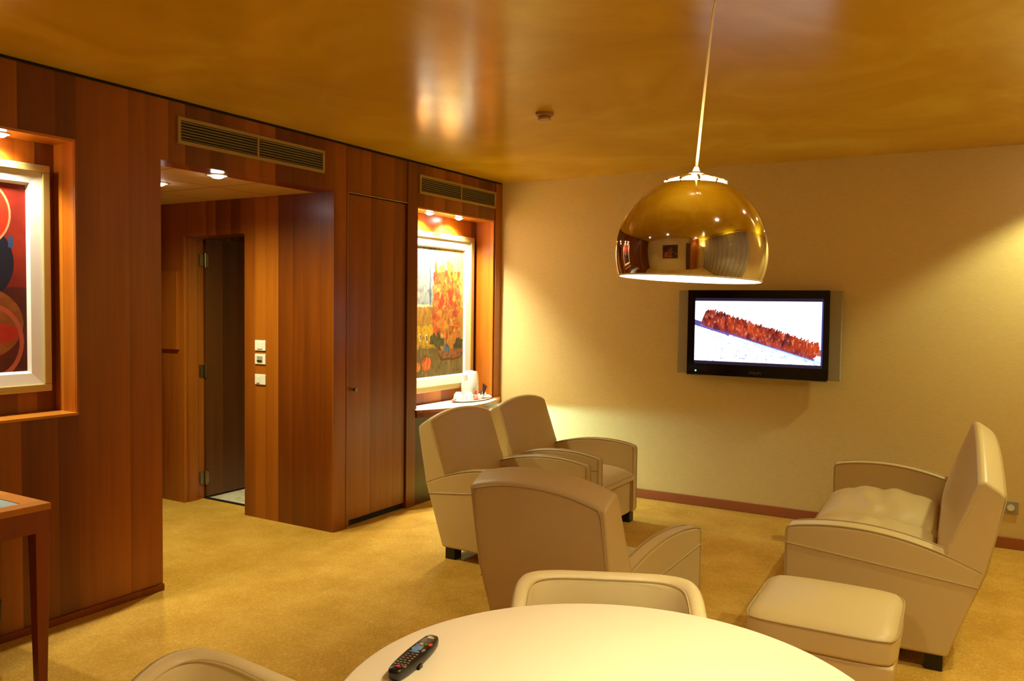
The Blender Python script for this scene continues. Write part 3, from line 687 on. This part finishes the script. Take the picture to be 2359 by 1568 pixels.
# ------------------------------------------------------------------ ottoman
ot = thing('ottoman', 'square cream leather footstool in front of the sofa end', 'footstool', (-.527,3.325,0), .03)
def puffbox(x0,x1,y0,y1,z0,z1,puff,n=20,e=5):
    bm = new(); G = {}
    for s in (0,1):
        for i in range(n+1):
            for j in range(n+1):
                a, b_ = 2*i/n-1, 2*j/n-1; h = (max(0,1-abs(a)**10)*max(0,1-abs(b_)**10))**.4
                z = z1-.02+.02*h + puff*(1-a*a)*(1-b_*b_) if s == 0 else z0
                sx = (x1-x0)/2; sy = (y1-y0)/2
                rx = a*(1-.07*abs(b_)**7); ry = b_*(1-.07*abs(a)**7); G[s,i,j] = bm.verts.new(((x0+x1)/2+sx*rx, (y0+y1)/2+sy*ry, z))
    for i in range(n):
        for j in range(n):
            bm.faces.new((G[0,i,j],G[0,i+1,j],G[0,i+1,j+1],G[0,i,j+1])); bm.faces.new((G[1,i,j],G[1,i,j+1],G[1,i+1,j+1],G[1,i+1,j]))
    rim = [(i,0) for i in range(n)] + [(n,j) for j in range(n)] + [(i,n) for i in range(n,0,-1)] + [(0,j) for j in range(n,0,-1)]
    for a, b_ in zip(rim, rim[1:]+rim[:1]): bm.faces.new((G[(0,)+a],G[(1,)+a],G[(1,)+b_],G[(0,)+b_]))
    return bm
cu = obj('seat_cushion', puffbox(-.262,.262,-.272,.272,.30,.408,.03), 'leather', ot, bevel=.012)
bm = new(); 
sq = [(-1+2*i/20,-1) for i in range(20)] + [(1,-1+2*i/20) for i in range(20)] + [(1-2*i/20,1) for i in range(20)] + [(-1,1-2*i/20) for i in range(20)]
tube(bm, [(.262*a*(1-.07*abs(b_)**7), .272*b_*(1-.07*abs(a)**7), .389) for a, b_ in sq], .0035, 6, closed=True); obj('piping', bm, 'piping', cu)
bm = new(); prism(bm, [(-.256,.299),(.256,.299),(.235,.07),(-.235,.07)], -.262, .262); obj('base', bm, 'leather', ot, bevel=.012)
for u in (-.18,.18):
    for v in (-.2,.2):
        bm = new(); box(bm, u-.03, u+.03, v-.03, v+.03, 0, .071); obj('foot', bm, 'black_foot', ot, bevel=.003)

# ------------------------------------------------------------------ tub chairs
def tub_chair(label, loc, rz):
    t = thing('tub_chair', label, 'chair', loc, rz, 'pale leather tub chairs around the round table')
    # plan path: front-right -> back -> front-left ; u forward
    def path(off, n=48):
        a, b_, out = .27-off, .265-off, []
        for i in range(n+1):
            th = math.pi*(i/n) ; c_, s_ = math.cos(th), math.sin(th)
            e = 2/5
            out.append((-(b_)*abs(s_)**e if s_ > 0 else 0, (-1 if c_ > 0 else 1)*a*abs(c_)**e))
        return [(.22, out[0][1])] + [(.12, out[0][1])] + out + [(.12, out[-1][1])] + [(.22, out[-1][1])]
    outer, mid, inner = path(0), path(.024), path(.05)
    def top(u): return .765 - .13*sm(-.20,.22,u)
    bm = new(); rings = []
    for (o_, m_, i_) in zip(outer, mid, inner):
        u = m_[0]; z = top(u)
        def dr_(p, f): return (p[0]*f + .0, p[1]*f)
        pts = [(o_[0]*.86+.01, o_[1]*.86, .17), (o_[0]*.94, o_[1]*.95, .40), (o_[0], o_[1], z-.05), (o_[0]*.985, o_[1]*.99, z-.016), (m_[0], m_[1], z), (i_[0]*1.01, i_[1]*1.01, z-.016), (i_[0], i_[1], z-.05), (i_[0]*.93, i_[1]*.94, .42), (i_[0]*.85, i_[1]*.86, .36), (i_[0]*.85, i_[1]*.86, .17)]
        rings.append([bm.verts.new(p) for p in pts])
    for A, B_ in zip(rings, rings[1:]):
        n = len(A)
        for i in range(n): j=(i+1)%n; bm.faces.new((A[i],B_[i],B_[j],A[j]))
    bm.faces.new(rings[0]); bm.faces.new(rings[-1][::-1])
    sh = obj('shell', bm, 'leather2', t, smooth=True, sub=1)
    bm = new(); tube(bm, [(i_[0]*1.0, i_[1]*1.0, top(m_[0])-.020) for m_, i_ in zip(mid, inner)], .0016, 6); obj('seam', bm, 'seam', sh, smooth=True)
    for s in (-1,1):
        bm = new(); tube(bm, [(-.206, s*.185, .735), (-.198, s*.177, .6), (-.188, s*.168, .47)], .0022, 6); obj('seam', bm, 'seam', sh, smooth=True)
    o = obj('seat_cushion', puffbox(-.165,.24,-.172,.172,.34,.43,.02,12), 'leather2', t, bevel=.012)
    bm = new(); box(bm, -.16, .20, -.175, .175, .17, .338); obj('base', bm, 'leather2', t, bevel=.01)
    for u in (-.15,.15):
        for v in (-.16,.16):
            bm = new(); tube(bm, [(u,v,.18),(u*1.15,v*1.1,0)], [.016,.011], 12); obj('leg', bm, 'steel', t, smooth=True)
    return t
tub_chair('pale leather tub chair beyond the round table, between table and armchair back', (-.857,1.975,0), R(-65))
tub_chair('pale leather tub chair at bottom left, tucked in left of the round table', (-1.25,1.09,0), R(30))

# ------------------------------------------------------------------ round table + remote
TZ_ = .74; tb = thing('round_table', 'cream round dining table in the foreground', 'table', (-.643,1.494,0))
bm = new(); lathe(bm, [(0,TZ_-.026),(.545,TZ_-.026),(.556,TZ_-.02),(.5605,TZ_-.010),(.5595,TZ_-.003),(.555,TZ_),(0,TZ_)], 128, cap=False); obj('tabletop', bm, 'table_top', tb, smooth=True, angle=25)
bm = new(); lathe(bm, [(.03,TZ_-.027),(.03,.10),(.035,.06),(.06,.03),(.2,.012),(.21,0),(0,0)], 48, cap=False); obj('pedestal', bm, 'chrome', tb, smooth=True)
ra, rb = Vector((-1.068,1.335)), Vector((-1.107,1.54)); ctr = (ra+rb)/2; ang = math.atan2((rb-ra).y, (rb-ra).x)
rc = thing('remote_control', 'black television remote lying on the cream round table', 'remote control', (ctr.x, ctr.y, TZ_+.001), ang)
rc.rotation_euler = (0,0,ang)
bm = new(); npt = 40; L_, Wd = .102, .0245; G = []
for z, f in ((0,.80),(.006,.95),(.014,1.0),(.020,.95),(.0225,.86)):
    ring = []
    for i in range(npt):
        th = 2*math.pi*i/npt; c_, s_ = math.cos(th), math.sin(th); e = 2/4.5
        u = L_*math.copysign(abs(c_)**e, c_)*(1-(1-f)*.35); v = Wd*math.copysign(abs(s_)**e, s_)*f*(1+.14*math.cos(u/L_*2.6)-.08)
        ring.append(bm.verts.new((u,v,z + .003*(u/L_)**2*(z > .01))))
    G.append(ring)
for A, B_ in zip(G, G[1:]):
    for i in range(npt): j=(i+1)%npt; bm.faces.new((A[i],A[j],B_[j],B_[i]))
bm.faces.new(G[0][::-1]); bm.faces.new(G[-1]); obj('body', bm, 'black_plastic', rc, smooth=True, angle=50)
def button(u, v, a, b_, mat, z=.0235, name='button', label=None):
    bm = new(); lathe(bm, [(1,0),(1,.7),(.8,1),(0,1)], 16, cap=False); bm.transform(Matrix.Translation((u,v,z-.0005+.0025*(u/L_)**2))@Matrix.Diagonal((a,b_,.0022,1)))
    return obj(name, bm, mat, rc, smooth=True, label=label)
M['btn_blue'] = simple('blue_rubber', (96,128,170), .5); M['btn_red'] = simple('red_rubber', (214,50,28), .5); M['btn_green'] = simple('green_rubber', (30,120,60), .5); M['btn_yellow'] = simple('yellow_rubber', (214,170,60), .5); M['btn_grey'] = simple('grey_rubber', (120,104,84), .5); M['btn_cream'] = simple('cream_print', (226,206,160), .5)
button(.02,.004,.014,.012,'btn_blue', name='dial', label='round blue dial')
for u, v, a, b_ in ((.002,.002,.004,.013),(.036,.010,.004,.006)): button(u,v,a,b_,'btn_blue')
button(.044,.004,.0045,.0045,'btn_yellow'); button(.044,-.006,.0045,.0045,'btn_green'); button(.046,-.017,.007,.0045,'btn_red', label='red power button')
button(.014,-.015,.008,.004,'btn_grey'); button(-.080,-.001,.004,.006,'btn_red', label='small red button at the end'); button(-.078,-.014,.0035,.005,'btn_grey')
for r_ in range(6):
    for c_ in range(3 if r_ < 4 else 4): button(-.012-.0115*r_, -.011+.0105*c_ if r_ < 4 else -.013+.0085*c_, .0026, .0036, 'btn_grey')
bm = new(); box(bm, .078,.084,-.009,.006,.0235,.0252); box(bm,.086,.090,-.002,.010,.0238,.0256); obj('print', bm, 'btn_cream', rc, label='pale print at the top end')
# clip under the side
bm = new(); prism(bm, [(-.03,.0),(-.012,.0),(-.016,.009),(-.027,.009)], -Wd*1.08, -Wd*.8); obj('battery_catch', bm, 'black_plastic', rc)

# ------------------------------------------------------------------ desk and bin, bottom left
dk = thing('desk', 'wood desk with inset glass top against the near wood wall', 'desk', (-3.47,1.15,0))
def D(x, y): return (x+3.47, y-1.15)
bm = new(); X0, X1, Y0, Y1 = -3.765+3.47, -3.17+3.47, .45-1.15, 1.834-1.15; m_ = .075
for a,b_,c,d in ((X0,X1,Y1-m_,Y1),(X0,X1,Y0,Y0+m_),(X0,X0+m_,Y0+m_,Y1-m_),(X1-m_,X1,Y0+m_,Y1-m_)): box(bm, a, b_, c, d, .715, .74)
obj('top_frame', bm, 'desk_wood', dk)
bm = new(); box(bm, X0+m_, X1-m_, Y0+m_, Y1-m_, .728, .737); obj('glass_inset', bm, 'glass_inset', dk, label='pale blue-grey glass panel set in the top')
bm = new(); box(bm, X0, X1-.001, Y1-.025, Y1-.001, .63, .7145); box(bm, X1-.025, X1-.001, Y0, Y1-.025, .63, .7145); box(bm, X0, X1-.001, Y0, Y0+.025, .63, .7145); box(bm, X0, X0+.02, Y0+.025, Y1-.025, .63, .7145)
obj('apron', bm, 'leg_wood', dk)
for x, y in ((X1-.031,Y1-.031),(X1-.031,Y0+.031),(X0+.031,Y1-.031),(X0+.031,Y0+.031)):
    bm = new(); n = 4; a = [bm.verts.new((x+sx*.018, y+sy*.018, 0)) for sx, sy in ((-1,-1),(1,-1),(1,1),(-1,1))]; b_ = [bm.verts.new((x+sx*.030, y+sy*.030, .7145)) for sx, sy in ((-1,-1),(1,-1),(1,1),(-1,1))]
    bm.faces.new(a[::-1]); bm.faces.new(b_)
    for i in range(4): j=(i+1)%4; bm.faces.new((a[i],a[j],b_[j],b_[i]))
    obj('leg', bm, 'leg_wood', dk, bevel=.003)
bn = thing('waste_bin', 'black round waste bin under the desk by the wood wall', 'bin', (-3.53,1.70,0))
bm = new(); lathe(bm, [(0,.003),(.088,.003),(.108,.29),(.112,.295),(.116,.29),(.096,0),(0,0)], 40, cap=False); obj('body', bm, 'black_plastic', bn, smooth=True)
bm = new(); tube(bm, [(.112*math.cos(2*math.pi*i/40), .112*math.sin(2*math.pi*i/40), .296) for i in range(40)], .005, 8, closed=True); obj('rim', bm, 'black_plastic', bn, smooth=True)

# ------------------------------------------------------------------ pendant lamp
LC = Vector((-.517,1.56,1.643)); LR = .146        # sphere centre and radius
tilt_top = Vector((-.4655,1.56,2.12)); axis = (tilt_top - Vector((-.5085,1.56,1.79))).normalized()
pl = thing('pendant_lamp', 'polished chrome dome pendant lamp hanging over the round table', 'pendant lamp', LC)
pl.rotation_euler = (R(0), math.atan2(.036,1), 0); pl.rotation_euler[0] = -.026
prof = []; th0, th1 = R(24), R(110)
for i in range(41):
    th = th0 + (th1-th0)*i/40; prof.append((LR*math.sin(th), LR*math.cos(th)))
bm = new(); lathe(bm, prof, 96, cap=False); obj('lamp_shade', bm, 'chrome', pl, smooth=True, angle=180)
bm = new(); lathe(bm, [(r_*.972, z*.972 if k < 40 else z) for k, (r_, z) in enumerate(prof)], 96, cap=False); obj('shade_lining', bm, 'white_enamel', pl, smooth=True, angle=180, label='white inner lining')
bm = new(); tube(bm, [(prof[-1][0]*.986*math.cos(2*math.pi*i/96), prof[-1][0]*.986*math.sin(2*math.pi*i/96), prof[-1][1]) for i in range(96)], .0025, 8, closed=True); obj('rim', bm, 'white_enamel', pl, smooth=True)
bm = new(); lathe(bm, [(LR*1.015*math.sin(R(a)), LR*1.015*math.cos(R(a))) for a in range(6,25,2)], 48, cap=False); gl = obj('glowing_vent_ring', bm, 'pend_glow', pl, smooth=True, angle=180, label='glowing slots around the crown')
for k in range(11):
    a = 2*math.pi*k/11; bm = new()
    tube(bm, [(LR*1.02*math.sin(R(t))*math.cos(a), LR*1.02*math.sin(R(t))*math.sin(a), LR*1.02*math.cos(R(t))) for t in (7,12,17,21,25)], .003, 6); obj('crown_rib', bm, 'chrome', pl, smooth=True)
bm = new(); lathe(bm, [(.018,LR*1.0),(.016,LR*1.045),(.008,LR*1.07),(.004,LR*1.14),(0,LR*1.14)], 24, cap=False); obj('crown_cap', bm, 'white_enamel', pl, smooth=True)
cl_ = thing('_tmp','x','x'); bpy.data.objects.remove(cl_)
bm = new(); zt = (2.6-LC.z)/math.cos(.028); tube(bm, [(0,0,LR*1.1),(.0+.012,0,.45),(.075,0,zt)], .0026, 8); obj('cable', bm, 'cable', pl, smooth=True)
bm = new(); lathe(bm, [(0,zt-.03),(.04,zt-.028),(.045,zt-.002),(0,zt-.002)], 28, (.075,0,0), cap=False); obj('ceiling_cup', bm, 'chrome', pl, smooth=True)
bm = new(); bmesh.ops.create_uvsphere(bm, u_segments=20, v_segments=12, radius=.03); bm.transform(Matrix.Translation((0,0,.05))); obj('bulb', bm, 'spot_glow', pl, smooth=True)
l = bpy.data.lights.new('pendant_light','POINT'); l.energy = K_PEND; l.color = (1,.82,.55); l.shadow_soft_size = .035
o = bpy.data.objects.new('pendant_light', l); COL.objects.link(o); o.parent = pl; o.location = (0,0,-.005)
# the perforated crown throws light on the ceiling
o = spot(pl, (0,0,LR*1.2), K_CEIL, 150, 1, (0,0,1), (1,.8,.5), .05)

# wall uplighters on the right-hand wall (unseen; sofa one gives the right-edge ceiling glow, other two added to brighten the ceiling)
for y, lb in ((3.9,'half-round plaster uplighter on the right wall beside the sofa'),(1.0,'unseen half-round uplighter added on the right wall beside the round table to brighten the ceiling'),(-1.4,'unseen half-round uplighter added on the right wall behind the camera to brighten the ceiling')):
    t = thing('wall_uplighter', lb, 'wall light', (XR-.003,y,1.85), 0, 'wall uplighters')
    bm = new(); n = 20; ro = [(0.0,.02,0),(.06,.06,.03),(.115,.10,.10),(.12,.12,.13),(.11,.11,.13),(.10,.09,.10)]
    rows = [[bm.verts.new((-a*math.sin(math.pi*i/n), (b_+.06)*math.cos(math.pi*i/n), c)) for i in range(n+1)] for a, b_, c in ro]
    for A, B_ in zip(rows, rows[1:]):
        for i in range(n): bm.faces.new((A[i],A[i+1],B_[i+1],B_[i]))
    obj('bowl', bm, 'white_enamel', t, smooth=True)
    spot(t, (-.06,0,.12), K_UP, 150, 1, (-.35,0,1), WARM, .06)
# ------------------------------------------------------------------ behind the camera (seen in the chrome)
pc = thing('wall_picture', 'dark picture on the rear wall, seen mirrored in the chrome lamp', 'picture', (-1.15,YB,1.55))
bm = new(); box(bm, -.62,.62,0,.03,-.5,.5); obj('frame', bm, 'black_plastic', pc)
picture_mesh('print_sheet', 1.1, .86, 30, 20, lambda s,t: mix((60,34,20),(190,90,40), sm(.4,.7,fbm(s*5,t*4))), 'paint', pc, (0,.032,0), R(180))
bm = new(); box(bm, .45, 1.15, YB, YB+.12, 0, H); obj('wall_pier', bm, 'wood_lit', kind='structure')
bm = new(); box(bm, .1, .43, YB, YB+.03, 0, 2.2); obj('door_2', bm, 'wood_dark', kind='structure')
cu = thing('curtain', 'pleated grey curtain beyond the right edge, mirrored in the chrome lamp', 'curtain', (XR-.1,.25,0))
bm = new(); A=[]; 
for z in (.02, 2.55): A.append([bm.verts.new((.03*math.sin(i*.9), -1.5+i*.045, z)) for i in range(80)])
for i in range(79): bm.faces.new((A[0][i],A[0][i+1],A[1][i+1],A[1][i]))
o = obj('cloth', bm, 'curtain', cu, smooth=True); s_ = o.modifiers.new('t','SOLIDIFY'); s_.thickness = .004
